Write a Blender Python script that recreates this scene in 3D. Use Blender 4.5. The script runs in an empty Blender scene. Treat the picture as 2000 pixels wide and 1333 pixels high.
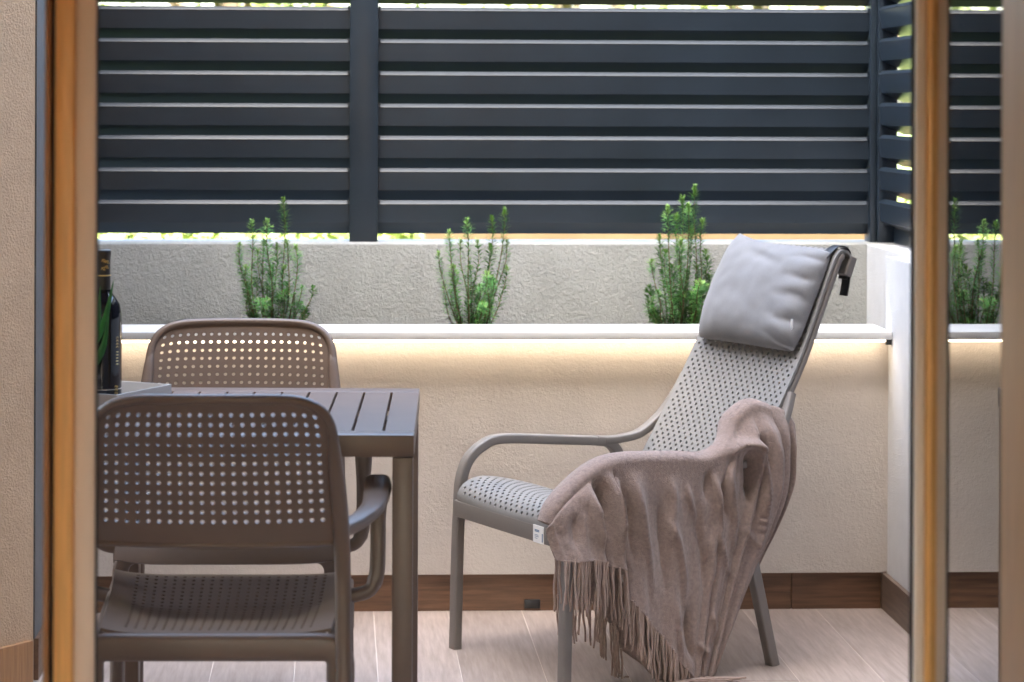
import bpy, bmesh, math, random
import numpy as np
from mathutils import Vector, Matrix, noise

R = math.radians
sc = bpy.context.scene
col = sc.collection
random.seed(7)

# ------------------------------------------------------------------ camera
FPX, PU, PV, YAW, ROLL, EYE = 4600.0, 857.0, 200.0, R(2.45), R(0.2), 1.372
cam = bpy.data.cameras.new('camera')
camo = bpy.data.objects.new('camera', cam)
col.objects.link(camo)
camo.matrix_world = (Matrix.Translation((0, 0, EYE)) @ Matrix.Rotation(-YAW, 4, 'Z')
                     @ Matrix.Rotation(R(90), 4, 'X') @ Matrix.Rotation(ROLL, 4, 'Z'))
cam.sensor_width = 36
cam.lens = FPX * 36 / 2000
cam.shift_x = (1000 - PU) / 2000
cam.shift_y = -(666.5 - PV) / 2000
cam.clip_start = 0.05
cam.clip_end = 400
cam.dof.use_dof = True
cam.dof.focus_distance = 5.45
cam.dof.aperture_fstop = 5.0
sc.camera = camo

# ------------------------------------------------------------------ sky, sun, exposure
SUN_EL, SUN_AZ = R(50), R(200)          # azimuth clockwise from +Y: the sun stands behind the house
w = bpy.data.worlds.new('World')
sc.world = w
w.use_nodes = True
wn = w.node_tree.nodes
wn.clear()
sky = wn.new('ShaderNodeTexSky')
sky.sky_type = 'NISHITA'
sky.sun_disc = False
sky.sun_elevation = SUN_EL
sky.sun_rotation = SUN_AZ
sky.air_density = 1.0
sky.dust_density = 5.0
bg = wn.new('ShaderNodeBackground')
bg.inputs[1].default_value = 0.15
wo = wn.new('ShaderNodeOutputWorld')
w.node_tree.links.new(sky.outputs[0], bg.inputs[0])
w.node_tree.links.new(bg.outputs[0], wo.inputs[0])
sl = bpy.data.lights.new('sun', 'SUN')
sl.energy = 2.4
sl.angle = R(0.5)
sl.color = (1.0, 0.95, 0.86)
so = bpy.data.objects.new('sun', sl)
col.objects.link(so)
sd = Vector((math.sin(SUN_AZ) * math.cos(SUN_EL), math.cos(SUN_AZ) * math.cos(SUN_EL), math.sin(SUN_EL)))
so.rotation_euler = sd.to_track_quat('Z', 'Y').to_euler()
so.location = sd * 30
sc.view_settings.view_transform = 'Standard'
sc.view_settings.look = 'None'
sc.view_settings.gamma = 1
sc.view_settings.use_curve_mapping = False
sc.view_settings.exposure = 4.45
sc.view_settings.use_white_balance = True
sc.view_settings.white_balance_temperature = 6900
sc.view_settings.white_balance_tint = 4
sc.render.engine = 'CYCLES'
cy = sc.cycles
cy.use_denoising = True
cy.max_bounces = 10
cy.diffuse_bounces = 5
cy.glossy_bounces = 5
cy.transparent_max_bounces = 12
cy.caustics_reflective = False
cy.caustics_refractive = False

# ------------------------------------------------------------------ helpers
V = Vector


def ray(u, v):
    du, dv = u - PU, v - PV
    c, s = math.cos(ROLL), math.sin(ROLL)
    x, y = c * du + s * dv, -s * du + c * dv
    r = V((math.cos(YAW), -math.sin(YAW), 0))
    f = V((math.sin(YAW), math.cos(YAW), 0))
    return f + r * (x / FPX) + V((0, 0, -y / FPX))


def at(u, v, Y):
    d = ray(u, v)
    return V((0, 0, EYE)) + d * (Y / d.y)


def tag(o, label=None, cat=None, group=None, kind=None):
    if label: o['label'] = label
    if cat: o['category'] = cat
    if group: o['group'] = group
    if kind: o['kind'] = kind
    return o


def empty(name, loc=(0, 0, 0), rz=0, **k):
    o = bpy.data.objects.new(name, None)
    o.empty_display_size = 0.1
    o.location = loc
    o.rotation_euler = (0, 0, rz)
    col.objects.link(o)
    return tag(o, **k)


def link(name, bm, m, parent=None, smooth=None, loc=None, **k):
    me = bpy.data.meshes.new(name)
    bmesh.ops.recalc_face_normals(bm, faces=bm.faces)
    bm.to_mesh(me)
    bm.free()
    if smooth is not None:
        me.polygons.foreach_set('use_smooth', [True] * len(me.polygons))
        if smooth < 179:
            me.set_sharp_from_angle(angle=R(smooth))
    me.materials.append(m)
    o = bpy.data.objects.new(name, me)
    col.objects.link(o)
    if parent: o.parent = parent
    if loc is not None: o.location = loc
    return tag(o, **k)


def add_box(bm, a, b, bev=0.0, seg=2):
    r = bmesh.ops.create_cube(bm, size=1)
    vs = r['verts']
    for v in vs:
        v.co = V([(a[i] + b[i]) / 2 + v.co[i] * (b[i] - a[i]) for i in range(3)])
    if bev > 0:
        es = list({e for v in vs for e in v.link_edges})
        bmesh.ops.bevel(bm, geom=es, offset=bev, segments=seg, affect='EDGES', profile=0.5)


def box(name, a, b, m, parent=None, bev=0.0, seg=2, **k):
    bm = bmesh.new()
    add_box(bm, a, b, bev, seg)
    return link(name, bm, m, parent, smooth=(40 if bev else None), **k)


def crom(pts, n):
    """Catmull-Rom through pts, n samples."""
    pts = [V(p) for p in pts]
    P = [pts[0] * 2 - pts[1]] + pts + [pts[-1] * 2 - pts[-2]]
    out = []
    m = len(pts) - 1
    for k in range(n):
        x = k / (n - 1) * m
        i = min(int(x), m - 1)
        t = x - i
        a, b, c, d = P[i:i + 4]
        out.append(0.5 * ((2 * b) + (c - a) * t + (2 * a - 5 * b + 4 * c - d) * t * t + (3 * b - a - 3 * c + d) * t ** 3))
    return out


def rrect(w, h, r, k=3):
    out = []
    r = min(r, w / 2 - 1e-5, h / 2 - 1e-5)
    for cx, cy_, a0 in ((w / 2 - r, h / 2 - r, 0), (-w / 2 + r, h / 2 - r, 90), (-w / 2 + r, -h / 2 + r, 180), (w / 2 - r, -h / 2 + r, 270)):
        for i in range(k + 1):
            a = R(a0 + 90 * i / k)
            out.append((cx + r * math.cos(a), cy_ + r * math.sin(a)))
    return out


def add_sweep(bm, pts, side, w, h, r, k=3, sizes=None):
    """sweep a rounded rectangle: w along `side`, h across it in the plane of the path."""
    side = V(side).normalized()
    rings = []
    n = len(pts)
    for i, p in enumerate(pts):
        t = (pts[min(i + 1, n - 1)] - pts[max(i - 1, 0)]).normalized()
        s = (side - t * side.dot(t)).normalized()
        up = t.cross(s)
        fw, fh = sizes(i / (n - 1)) if sizes else (1, 1)
        rings.append([bm.verts.new(p + s * x * fw + up * y * fh) for x, y in rrect(w, h, r, k)])
    m = len(rings[0])
    for a, b in zip(rings, rings[1:]):
        for j in range(m):
            bm.faces.new((a[j], a[(j + 1) % m], b[(j + 1) % m], b[j]))
    bm.faces.new(rings[0][::-1])
    bm.faces.new(rings[-1])


def add_tube(bm, pts, rad, seg=8, caps=True):
    n = len(pts)
    rings = []
    ref = V((0.123, 0.87, 0.31))
    for i, p in enumerate(pts):
        t = (pts[min(i + 1, n - 1)] - pts[max(i - 1, 0)])
        t = t.normalized() if t.length > 1e-9 else V((0, 0, 1))
        s = ref - t * ref.dot(t)
        s.normalize()
        ref = s
        up = t.cross(s)
        rr = rad(i / (n - 1)) if callable(rad) else rad
        rings.append([bm.verts.new(p + (s * math.cos(2 * math.pi * j / seg) + up * math.sin(2 * math.pi * j / seg)) * rr) for j in range(seg)])
    for a, b in zip(rings, rings[1:]):
        for j in range(seg):
            bm.faces.new((a[j], a[(j + 1) % seg], b[(j + 1) % seg], b[j]))
    if caps:
        bm.faces.new(rings[0][::-1])
        bm.faces.new(rings[-1])


def add_lathe(bm, prof, seg=32, c=(0, 0, 0)):
    rings = []
    c = V(c)
    for r, z in prof:
        rings.append([bm.verts.new(c + V((r * math.cos(2 * math.pi * j / seg), r * math.sin(2 * math.pi * j / seg), z))) for j in range(seg)])
    for a, b in zip(rings, rings[1:]):
        for j in range(seg):
            bm.faces.new((a[j], a[(j + 1) % seg], b[(j + 1) % seg], b[j]))
    bm.faces.new(rings[0][::-1])
    bm.faces.new(rings[-1])


def add_prism(bm, poly, axis, a, b):
    """extrude a 2D polygon along axis 'x','y' or 'z' from a to b."""
    def mk(p, s):
        return {'x': (s, p[0], p[1]), 'y': (p[0], s, p[1]), 'z': (p[0], p[1], s)}[axis]
    A = [bm.verts.new(mk(p, a)) for p in poly]
    B = [bm.verts.new(mk(p, b)) for p in poly]
    n = len(poly)
    for i in range(n):
        bm.faces.new((A[i], A[(i + 1) % n], B[(i + 1) % n], B[i]))
    bm.faces.new(A[::-1])
    bm.faces.new(B)


def perf_sheet(fn, nu, nv, hole, thick, rad=0.3):
    """double-skinned sheet with true round holes; fn(u,v) -> point; hole(i,j) -> bool or radius"""
    bm = bmesh.new()
    e = 1e-3

    def nrm(u, v):
        a = fn(min(u + e, 1), v) - fn(max(u - e, 0), v)
        b = fn(u, min(v + e, 1)) - fn(u, max(v - e, 0))
        n = a.cross(b)
        return n.normalized() if n.length > 1e-12 else V((0, 0, 1))
    layers = []
    ringinfo = {}
    for L in (0, 1):
        vs = {}

        def vert(u, v):
            p = fn(u, v)
            return bm.verts.new(p + nrm(u, v) * (thick / 2 if L == 0 else -thick / 2))
        for i in range(nu + 1):
            for j in range(nv + 1):
                vs[i, j] = vert(i / nu, j / nv)
        for i in range(nu):
            for j in range(nv):
                c = [vs[i, j], vs[i + 1, j], vs[i + 1, j + 1], vs[i, j + 1]]
                h = hole(i, j)
                if not h:
                    f = bm.faces.new(c if L == 0 else c[::-1])
                    f.smooth = True
                    continue
                hr = rad if h is True else h
                ring = []
                for k in range(8):
                    a = R(45 * k + 225)
                    ring.append(vert((i + 0.5 + hr * math.cos(a)) / nu, (j + 0.5 + hr * math.sin(a)) / nv))
                for k in range(4):
                    f = [c[k], c[(k + 1) % 4], ring[(2 * k + 2) % 8], ring[2 * k + 1], ring[2 * k]]
                    ff = bm.faces.new(f if L == 0 else f[::-1])
                    ff.smooth = True
                ringinfo.setdefault((i, j), []).append(ring)
        layers.append(vs)
    for a, b in ringinfo.values():
        for k in range(8):
            f = bm.faces.new((a[k], b[k], b[(k + 1) % 8], a[(k + 1) % 8]))
            for ed in f.edges: ed.smooth = False
    A, B = layers
    per = [(i, 0) for i in range(nu)] + [(nu, j) for j in range(nv)] + [(i, nv) for i in range(nu, 0, -1)] + [(0, j) for j in range(nv, 0, -1)]
    for k in range(len(per)):
        p, q = per[k], per[(k + 1) % len(per)]
        f = bm.faces.new((A[p], A[q], B[q], B[p]))
        for ed in f.edges: ed.smooth = False
    return bm


def finish_sheet(name, bm, m, parent, **k):
    me = bpy.data.meshes.new(name)
    bmesh.ops.recalc_face_normals(bm, faces=bm.faces)
    bm.to_mesh(me)
    bm.free()
    me.materials.append(m)
    o = bpy.data.objects.new(name, me)
    col.objects.link(o)
    o.parent = parent
    return tag(o, **k)


# ------------------------------------------------------------------ materials
def mat(name, base, rough=0.6, var=0.0, vscale=20.0, bump=0.0, bscale=200.0, stretch=(1, 1, 1), metal=0.0,
        spec=0.5, sheen=0.0, coat=0.0, bump2=0.0, bscale2=60.0, detail=4.0, tint=None, rand=False, bdist=0.002):
    m = bpy.data.materials.new(name)
    m.use_nodes = True
    nt = m.node_tree
    N, L = nt.nodes, nt.links
    b = N['Principled BSDF']
    b.inputs['Roughness'].default_value = rough
    b.inputs['Metallic'].default_value = metal
    b.inputs['Specular IOR Level'].default_value = spec
    b.inputs['Sheen Weight'].default_value = sheen
    b.inputs['Sheen Roughness'].default_value = 0.45
    b.inputs['Coat Weight'].default_value = coat
    tc = N.new('ShaderNodeTexCoord')
    mp = N.new('ShaderNodeMapping')
    mp.inputs['Scale'].default_value = stretch
    L.new(tc.outputs['Object'], mp.inputs['Vector'])
    vec = mp.outputs[0]
    oi = None
    if rand:
        oi = N.new('ShaderNodeObjectInfo')
        ml = N.new('ShaderNodeVectorMath')
        ml.operation = 'MULTIPLY_ADD'
        cb = N.new('ShaderNodeCombineXYZ')
        for i, kk in enumerate((37.0, 91.0, 13.0)):
            mm = N.new('ShaderNodeMath')
            mm.operation = 'MULTIPLY'
            mm.inputs[1].default_value = kk
            L.new(oi.outputs['Random'], mm.inputs[0])
            L.new(mm.outputs[0], cb.inputs[i])
        ml.inputs[1].default_value = (1, 1, 1)
        L.new(vec, ml.inputs[0])
        L.new(cb.outputs[0], ml.inputs[2])
        vec = ml.outputs[0]
    base = tuple(base) + (1,)
    if var > 0:
        n = N.new('ShaderNodeTexNoise')
        n.inputs['Scale'].default_value = vscale
        n.inputs['Detail'].default_value = detail
        n.inputs['Roughness'].default_value = 0.6
        L.new(vec, n.inputs['Vector'])
        cr = N.new('ShaderNodeValToRGB')
        cr.color_ramp.elements[0].position = 0.3
        cr.color_ramp.elements[1].position = 0.7
        t2 = tint or base[:3]
        cr.color_ramp.elements[0].color = tuple(c * (1 - var) for c in base[:3]) + (1,)
        cr.color_ramp.elements[1].color = tuple(min(1, c * (1 + var)) for c in t2) + (1,)
        L.new(n.outputs[0], cr.inputs[0])
        if rand:
            hv = N.new('ShaderNodeHueSaturation')
            mr = N.new('ShaderNodeMapRange')
            mr.inputs['To Min'].default_value = 0.86
            mr.inputs['To Max'].default_value = 1.14
            L.new(oi.outputs['Random'], mr.inputs[0])
            L.new(mr.outputs[0], hv.inputs['Value'])
            L.new(cr.outputs[0], hv.inputs['Color'])
            L.new(hv.outputs[0], b.inputs['Base Color'])
        else:
            L.new(cr.outputs[0], b.inputs['Base Color'])
    else:
        b.inputs['Base Color'].default_value = base
    prev = None
    for st, scl in ((bump2, bscale2), (bump, bscale)):
        if st > 0:
            n = N.new('ShaderNodeTexNoise')
            n.inputs['Scale'].default_value = scl
            n.inputs['Detail'].default_value = 3
            n.inputs['Roughness'].default_value = 0.6
            L.new(vec, n.inputs['Vector'])
            bp = N.new('ShaderNodeBump')
            bp.inputs['Strength'].default_value = st
            bp.inputs['Distance'].default_value = bdist
            L.new(n.outputs[0], bp.inputs['Height'])
            if prev: L.new(prev.outputs[0], bp.inputs['Normal'])
            prev = bp
    if prev: L.new(prev.outputs[0], b.inputs['Normal'])
    return m


def emit(name, c, s):
    m = bpy.data.materials.new(name)
    m.use_nodes = True
    nt = m.node_tree
    nt.nodes.clear()
    e = nt.nodes.new('ShaderNodeEmission')
    e.inputs[0].default_value = tuple(c) + (1,)
    e.inputs[1].default_value = s
    o = nt.nodes.new('ShaderNodeOutputMaterial')
    nt.links.new(e.outputs[0], o.inputs[0])
    return m


def glass_mat(name, ior, tint=(0.93, 0.95, 0.94), panes=1.0):
    m = bpy.data.materials.new(name)
    m.use_nodes = True
    nt = m.node_tree
    N, L = nt.nodes, nt.links
    N.clear()
    f = N.new('ShaderNodeFresnel')
    f.inputs[0].default_value = ior
    t = N.new('ShaderNodeBsdfTransparent')
    t.inputs[0].default_value = tuple(tint) + (1,)
    g = N.new('ShaderNodeBsdfGlossy')
    g.inputs['Roughness'].default_value = 0.0
    mx = N.new('ShaderNodeMixShader')
    o = N.new('ShaderNodeOutputMaterial')
    pm = N.new('ShaderNodeMath')      # several panes and coatings add up
    pm.operation = 'MULTIPLY'
    pm.use_clamp = True
    pm.inputs[1].default_value = panes
    L.new(f.outputs[0], pm.inputs[0])
    L.new(pm.outputs[0], mx.inputs[0])
    L.new(t.outputs[0], mx.inputs[1])
    L.new(g.outputs[0], mx.inputs[2])
    L.new(mx.outputs[0], o.inputs[0])
    return m


M = {}
M['stucco_grey'] = mat('grey_stucco', (0.27, 0.28, 0.28), 0.9, 0.09, 6, bump=0.5, bscale=230, bump2=0.8, bscale2=105, bdist=0.0055)
M['stucco_dark_grey'] = mat('dark_grey_stucco', (0.11, 0.11, 0.112), 0.9, 0.1, 8, bump=0.8, bscale=200, bdist=0.005)
M['stucco_beige'] = mat('beige_stucco', (0.535, 0.488, 0.455), 0.9, 0.07, 5, bump=0.4, bscale=230, bump2=0.5, bscale2=90, bdist=0.004)
M['stucco_white'] = mat('white_stucco', (0.55, 0.555, 0.57), 0.9, 0.03, 18, bump=0.6, bscale=200, bdist=0.003)
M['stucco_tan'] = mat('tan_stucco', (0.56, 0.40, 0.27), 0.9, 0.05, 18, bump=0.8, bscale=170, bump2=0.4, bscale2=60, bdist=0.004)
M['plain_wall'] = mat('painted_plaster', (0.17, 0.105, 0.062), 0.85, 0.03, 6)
M['room_wall'] = mat('room_plaster', (0.70, 0.49, 0.30), 0.85, 0.03, 6)
M['sill'] = mat('sill_paint', (0.66, 0.66, 0.66), 0.45, 0.03, 12)
M['floor'] = mat('wood_look_tile', (0.325, 0.257, 0.218), 0.42, 0.16, 9, bump=0.15, bscale=40, stretch=(9, 0.7, 4), tint=(0.355, 0.288, 0.258), rand=True, detail=6)
M['grout'] = mat('pale_grout', (0.58, 0.50, 0.45), 0.9)
M['skirt'] = mat('brown_wood_tile', (0.125, 0.064, 0.036), 0.45, 0.38, 7, stretch=(0.9, 6, 14), rand=True, detail=6)
M['skirt_side'] = mat('brown_wood_tile_side', (0.15, 0.105, 0.082), 0.45, 0.30, 7, stretch=(6, 0.9, 14), rand=True, detail=6)
M['fence'] = mat('anthracite_paint', (0.0145, 0.023, 0.036), 0.34, 0.15, 5, bump=0.02, bscale=300, spec=0.42)
M['taupe'] = mat('taupe_plastic', (0.142, 0.097, 0.074), 0.42, 0.03, 40, bump=0.08, bscale=900, bdist=0.001)
M['tabletop'] = mat('taupe_table_plastic', (0.142, 0.096, 0.074), 0.42, 0.06, 14, bump=0.08, bscale=500, bdist=0.001)
M['lounge'] = mat('warm_grey_plastic', (0.175, 0.158, 0.148), 0.45, 0.02, 40, bump=0.06, bscale=900, bdist=0.001)
M['lounge_sheet'] = mat('pale_grey_sheet', (0.20, 0.195, 0.192), 0.5, 0.02, 40)
M['pillow'] = mat('grey_outdoor_fabric', (0.172, 0.173, 0.186), 0.9, 0.10, 420, bump=0.5, bscale=1100, sheen=0.2, bdist=0.001, bump2=0.25, bscale2=14)
M['blanket'] = mat('taupe_wool', (0.255, 0.186, 0.162), 0.95, 0.2, 110, bump=0.8, bscale=520, sheen=0.22, bump2=0.5, bscale2=130, bdist=0.003, detail=8)
M['yarn_lit'] = mat('taupe_wool_lit', (0.31, 0.225, 0.19), 0.95, 0.15, 90, sheen=0.3)  # blanket wool with a lightened colour, offsets the shade among the strands
M['black'] = mat('black_plastic', (0.015, 0.015, 0.017), 0.4)
M['rubber'] = mat('dark_seal', (0.02, 0.014, 0.014), 0.6)
M['white'] = mat('white_label', (0.8, 0.8, 0.8), 0.6)
M['tray'] = mat('white_tray', (0.46, 0.425, 0.395), 0.5)
M['ink'] = mat('blue_grey_ink', (0.12, 0.2, 0.32), 0.7)
M['oak'] = mat('honey_wood', (0.80, 0.45, 0.165), 0.4, 0.16, 6, stretch=(30, 30, 1.2), detail=5)
M['oak_dark'] = mat('brown_wood', (0.40, 0.21, 0.10), 0.45, 0.2, 6, stretch=(30, 30, 1.2), detail=5)
M['lining'] = mat('greige_lining', (0.78, 0.66, 0.57), 0.5, 0.02, 8)
M['glass'] = glass_mat('door_glass', 1.6, panes=2.6)
M['clear'] = glass_mat('clear_glass', 1.35, (0.97, 0.96, 0.94))
M['curtain'] = mat('brown_curtain', (0.62, 0.47, 0.37), 0.9, 0.1, 4, stretch=(40, 40, 0.5))
M['bottle'] = mat('black_bottle_glass', (0.008, 0.007, 0.010), 0.08, spec=0.6)
M['foil'] = mat('black_label', (0.02, 0.014, 0.010), 0.35)
M['gold'] = mat('gold_print', (0.60, 0.40, 0.14), 0.35, metal=0.6)
M['blade'] = mat('green_blade', (0.03, 0.19, 0.04), 0.4, 0.3, 30)
M['soil'] = mat('dark_soil', (0.05, 0.038, 0.028), 0.95, 0.4, 40, bump=1, bscale=90, bdist=0.01)
M['needle'] = mat('rosemary_green', (0.055, 0.175, 0.05), 0.55, 0.45, 60, tint=(0.11, 0.28, 0.07), spec=0.25)
M['tip'] = mat('fresh_rosemary_green', (0.16, 0.30, 0.06), 0.55, 0.25, 28)
M['stem'] = mat('rosemary_stem', (0.16, 0.13, 0.06), 0.7, 0.2, 60)
M['grass'] = mat('lawn', (0.09, 0.13, 0.03), 0.9, 0.5, 6)
M['leaf'] = mat('hedge_leaf', (0.09, 0.15, 0.03), 0.6, 0.5, 3, tint=(0.20, 0.24, 0.07))
M['bark'] = mat('bark', (0.10, 0.075, 0.05), 0.9, 0.3, 20)
M['tanwall'] = mat('garden_wall_render', (0.22, 0.155, 0.08), 0.9, 0.12, 4)
M['led'] = emit('warm_led', (1.0, 0.80, 0.60), 0.85)

# ------------------------------------------------------------------ ground and terrace floor
TH = 2.8  # table and dining chairs sit turned by this many degrees
box('ground', (-90, 7.3, -0.35), (90, 200, -0.05), M['grass'], kind='structure')
fl = box('floor', (-4.0, 3.36, -0.08), (4.0, 7.28, -0.0007), M['grout'], kind='structure')
G = 0.0022
bm = bmesh.new()
add_box(bm, (-0.1 + G / 2, -0.6 + G / 2, -0.006), (0.1 - G / 2, 0.6 - G / 2, 0.0), 0.0004, 1)
proto = link('plank', bm, M['floor'], fl, smooth=40)
first = True
for i in range(-8, 8):
    off = random.Random(i * 7 + 3).uniform(0, 0.42)
    for k in range(3):
        yc = 6.36 - 0.6 - 1.2 * k + (off if k else 0) * 0 + 0
        yc = 6.345 + 0.42 - off - 0.6 - 1.2 * k
        if yc - 0.6 > 6.34 or yc < 3.6: continue
        o = proto if first else proto.copy()
        if not first:
            col.objects.link(o)
            o.parent = fl
        first = False
        o.location = (0.2 + 0.2 * i, yc, 0)

# ------------------------------------------------------------------ planter: front wall, ledge, light strip, baseboard
YP = 6.335
pl = empty('planter', (0.4, YP, 0), label='long low planter with beige stucco front, pale ledge and warm light strip beneath', cat='planter')


def under(o, p):
    o.parent = p
    o.matrix_parent_inverse = Matrix.Translation(p.location).inverted() if not p.rotation_euler.z else p.matrix_basis.inverted()
    return o


XR = 1.494
under(box('planter_wall', (-0.716, YP, 0.1), (XR, 6.50, 0.735), M['stucco_beige']), pl)
under(box('wall_base', (-0.716, YP + 0.03, -0.002), (XR, 6.50, 0.1), M['stucco_beige']), pl)
under(box('ledge', (-0.716, 6.283, 0.7365), (XR - 0.001, 6.505, 0.758), M['sill'], bev=0.0015), pl)
under(box('light_strip', (-0.70, YP - 0.042, 0.7300), (XR - 0.018, YP - 0.028, 0.7358), M['led']), pl)
under(box('end_cap', (XR - 0.016, 6.29, 0.722), (XR - 0.002, 6.302, 0.7362), M['black']), pl)
x = -0.716
k = 0
while x < XR - 0.03:
    x1 = min(x + (0.75 if k == 0 else 1.2), XR - 0.014)
    under(box('baseboard_tile', (x + 0.001, YP + 0.010, 0.0), (x1 - 0.001, YP + 0.029, 0.0985), M['skirt'], bev=0.0008, seg=1), pl)
    x = x1
    k += 1
under(box('drain_hole', (0.507, YP + 0.004, 0.006), (0.55, YP + 0.0105, 0.030), M['black'], bev=0.002), pl)
box('soil', (-0.716, 6.5055, 0.30), (1.56, 6.898, 0.715), M['soil'], kind='structure')

bm = bmesh.new()
add_box(bm, (-3.0, 6.90, 0), (1.80, 7.13, 0.957), 0.006, 2)
bw = link('back_wall', bm, M['stucco_grey'], smooth=40, label='rough grey stucco wall behind the rosemary, under the louvre fence', cat='wall')

# right side wall, thicker before the planter
rw = empty('side_wall', (XR, 5, 0), label='smooth white stucco wall closing the terrace on the right', cat='wall')
bm = bmesh.new()
add_prism(bm, [(XR, 3.40), (XR, 6.36), (1.563, 6.36), (1.563, 6.899), (1.80, 6.899), (1.80, 3.40)], 'z', 0.0, 0.955)
under(link('wall', bm, M['stucco_white']), rw)
y = 6.345
for ln in (0.62, 1.2, 1.1):
    under(box('baseboard_tile', (XR - 0.014, y - ln + 0.001, 0.0), (XR - 0.0005, y - 0.001, 0.0985), M['skirt_side'], bev=0.0008, seg=1), rw)
    y -= ln

# left pillar
pw = empty('stucco_pillar', (-0.9, 5.6, 0), label='tan stucco pillar with a wood look baseboard at the left edge', cat='pillar')
A_, B_ = V((-0.716, 5.60)), V((-0.62, -0.79)).normalized()
P1 = A_ + B_ * 0.85
bm = bmesh.new()
add_prism(bm, [(A_.x, A_.y), (-0.716, 6.899), (-1.9, 6.899), (-1.9, P1.y), (P1.x, P1.y)], 'z', 0.0, 2.6)
under(link('wall', bm, M['stucco_tan']), pw)
under(box('return_overlay', (-0.7158, 5.604, 0.0995), (-0.7115, 6.334, 2.599), M['stucco_dark_grey']), pw)  # thin slab added to darken the pillar's right face
nn = V((0.79, -0.62)).normalized() * 0.013
for a, b in ((0.012, 0.6), (0.602, 0.85)):
    p, q = A_ + B_ * a, A_ + B_ * b
    bm = bmesh.new()
    add_prism(bm, [(p.x, p.y), (q.x, q.y), (q.x + nn.x, q.y + nn.y), (p.x + nn.x, p.y + nn.y)], 'z', 0.0, 0.10)
    under(link('baseboard_tile', bm, M['oak_dark']), pw)
under(box('baseboard_tile', (-0.7155, 5.612, 0), (-0.704, 6.335, 0.0985), M['skirt']), pw)

# ------------------------------------------------------------------ louvre fence
PITCH = 0.0959


def slat_bm(x0, x1, depth=0.040, h=0.086, tilt=0.0):
    """profile in (y: away from the terrace, z: 0 at the top lip)"""
    prof = [(0.022, 0.0), (0.0100, -0.0005), (0.001, -0.0095), (0.0, -0.0108), (0.0015, -0.0125), (0.004, -0.040), (0.007, -0.066),
            (depth, -h), (depth + 0.003, -h + 0.003), (0.012, -0.064), (0.009, -0.038), (0.007, -0.014), (0.020, -0.005)]
    c, s = math.cos(tilt), math.sin(tilt)
    pr = [(y * c - z * s, y * s + z * c) for y, z in prof]
    bm = bmesh.new()
    add_prism(bm, pr, 'x', x0, x1)
    return bm


fe = empty('louvre_fence', (0.1, 7.0, 0.953), label='dark grey louvre fence with a post, standing on the back wall', cat='fence')
under(box('post', (0.035, 6.985, 0.953), (0.119, 7.06, 2.15), M['fence'], bev=0.003), fe)
under(box('post', (-1.80, 6.985, 0.953), (-1.72, 7.06, 2.15), M['fence'], bev=0.003), fe)
under(box('corner_post', (1.592, 6.985, 0.953), (1.612, 7.06, 2.15), M['fence'], bev=0.002), fe)
TL = [0.00, 0.02, -0.03, 0.03, 0.0, 0.03, 0.015, 0.02, 0.05, 0.0, 0.03, 0.0]
for k in range(12):
    zt = 1.0795 + PITCH * k
    for x0, x1, q in ((-1.723, 0.0385, 0), (0.1155, 1.595, 1)):
        o = link('slat', slat_bm(x0, x1, depth=0.040, h=(0.1005 if k == 0 else 0.0852 if k == 7 else 0.0972 + 0.006 * (1.372 - zt)), tilt=-TL[k] * 0.3), M['fence'])
        o.location = (0, 7.0 + (0 if k else -0.002), zt)
        under(o, fe)
        for xx in ((x0 + 0.0075, x1 - 0.0075) if q else (x1 - 0.0075,)):
            under(box('pivot', (xx - 0.003, 6.997, zt - 0.008), (xx + 0.003, 7.012, zt + 0.003), M['fence']), fe)
fs = empty('side_fence', (1.62, 6.6, 0.953), label='short return of the dark louvre fence on the right wall', cat='fence')
under(box('corner_post', (1.6125, 6.97, 0.955), (1.67, 7.06, 2.15), M['fence'], bev=0.002), fs)
under(box('corner_post', (1.615, 3.6, 0.955), (1.67, 3.67, 2.15), M['fence'], bev=0.002), fs)
for k in range(12):
    zt = 1.087 + PITCH * k
    bm = slat_bm(-6.968, -3.672, depth=0.075, h=0.0945)
    bmesh.ops.rotate(bm, verts=bm.verts, cent=(0, 0, 0), matrix=Matrix.Rotation(R(-90), 3, 'Z'))
    o = link('slat', bm, M['fence'])
    o.location = (1.612, 0, zt)
    under(o, fs)
under(box('bottom_plate', (1.66, 3.67, 0.956), (1.668, 6.97, 1.0), M['fence']), fs)

# ------------------------------------------------------------------ house: front wall with the opening, room, balcony slab
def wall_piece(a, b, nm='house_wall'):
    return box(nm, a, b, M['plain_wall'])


hw = empty('house_wall', (0, 3.25, 0), label='plastered house wall around the terrace door', cat='wall')
for a, b in (((-12, 3.12, 0), (-1.3, 3.38, 7.4)), ((0.90, 3.14, 0), (12, 3.38, 7.4)), ((-1.3, 3.12, 2.32), (0.90, 3.38, 7.4))):
    under(wall_piece(a, b, 'wall_panel'), hw)
box('balcony_slab', (-3.0, 3.381, 2.44), (3.2, 4.50, 2.65), M['plain_wall'], kind='structure')  # unseen overhang, its reach set to shade the near chair
box('room_floor', (-3, -3, -0.06), (3, 3.355, -0.004), M['floor'], kind='structure')
box('room_ceiling', (-3, -3, 2.6), (3, 3.118, 2.75), M['room_wall'], kind='structure')
box('room_wall', (-3.1, -3, 0), (-3, 3.118, 2.6), M['room_wall'], kind='structure')
box('room_wall', (3, -3, 0), (3.1, 3.138, 2.6), M['room_wall'], kind='structure')
box('room_wall', (-3, -3.1, 0), (3, -3.0, 0.9), M['room_wall'], kind='structure')  # unseen back wall, window opening added and sized to light the door frame
box('room_wall', (-3, -3.1, 2.0), (3, -3.0, 2.6), M['room_wall'], kind='structure')
box('room_wall', (-3, -3.1, 0.9), (-0.8, -3.0, 2.0), M['room_wall'], kind='structure')
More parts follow.
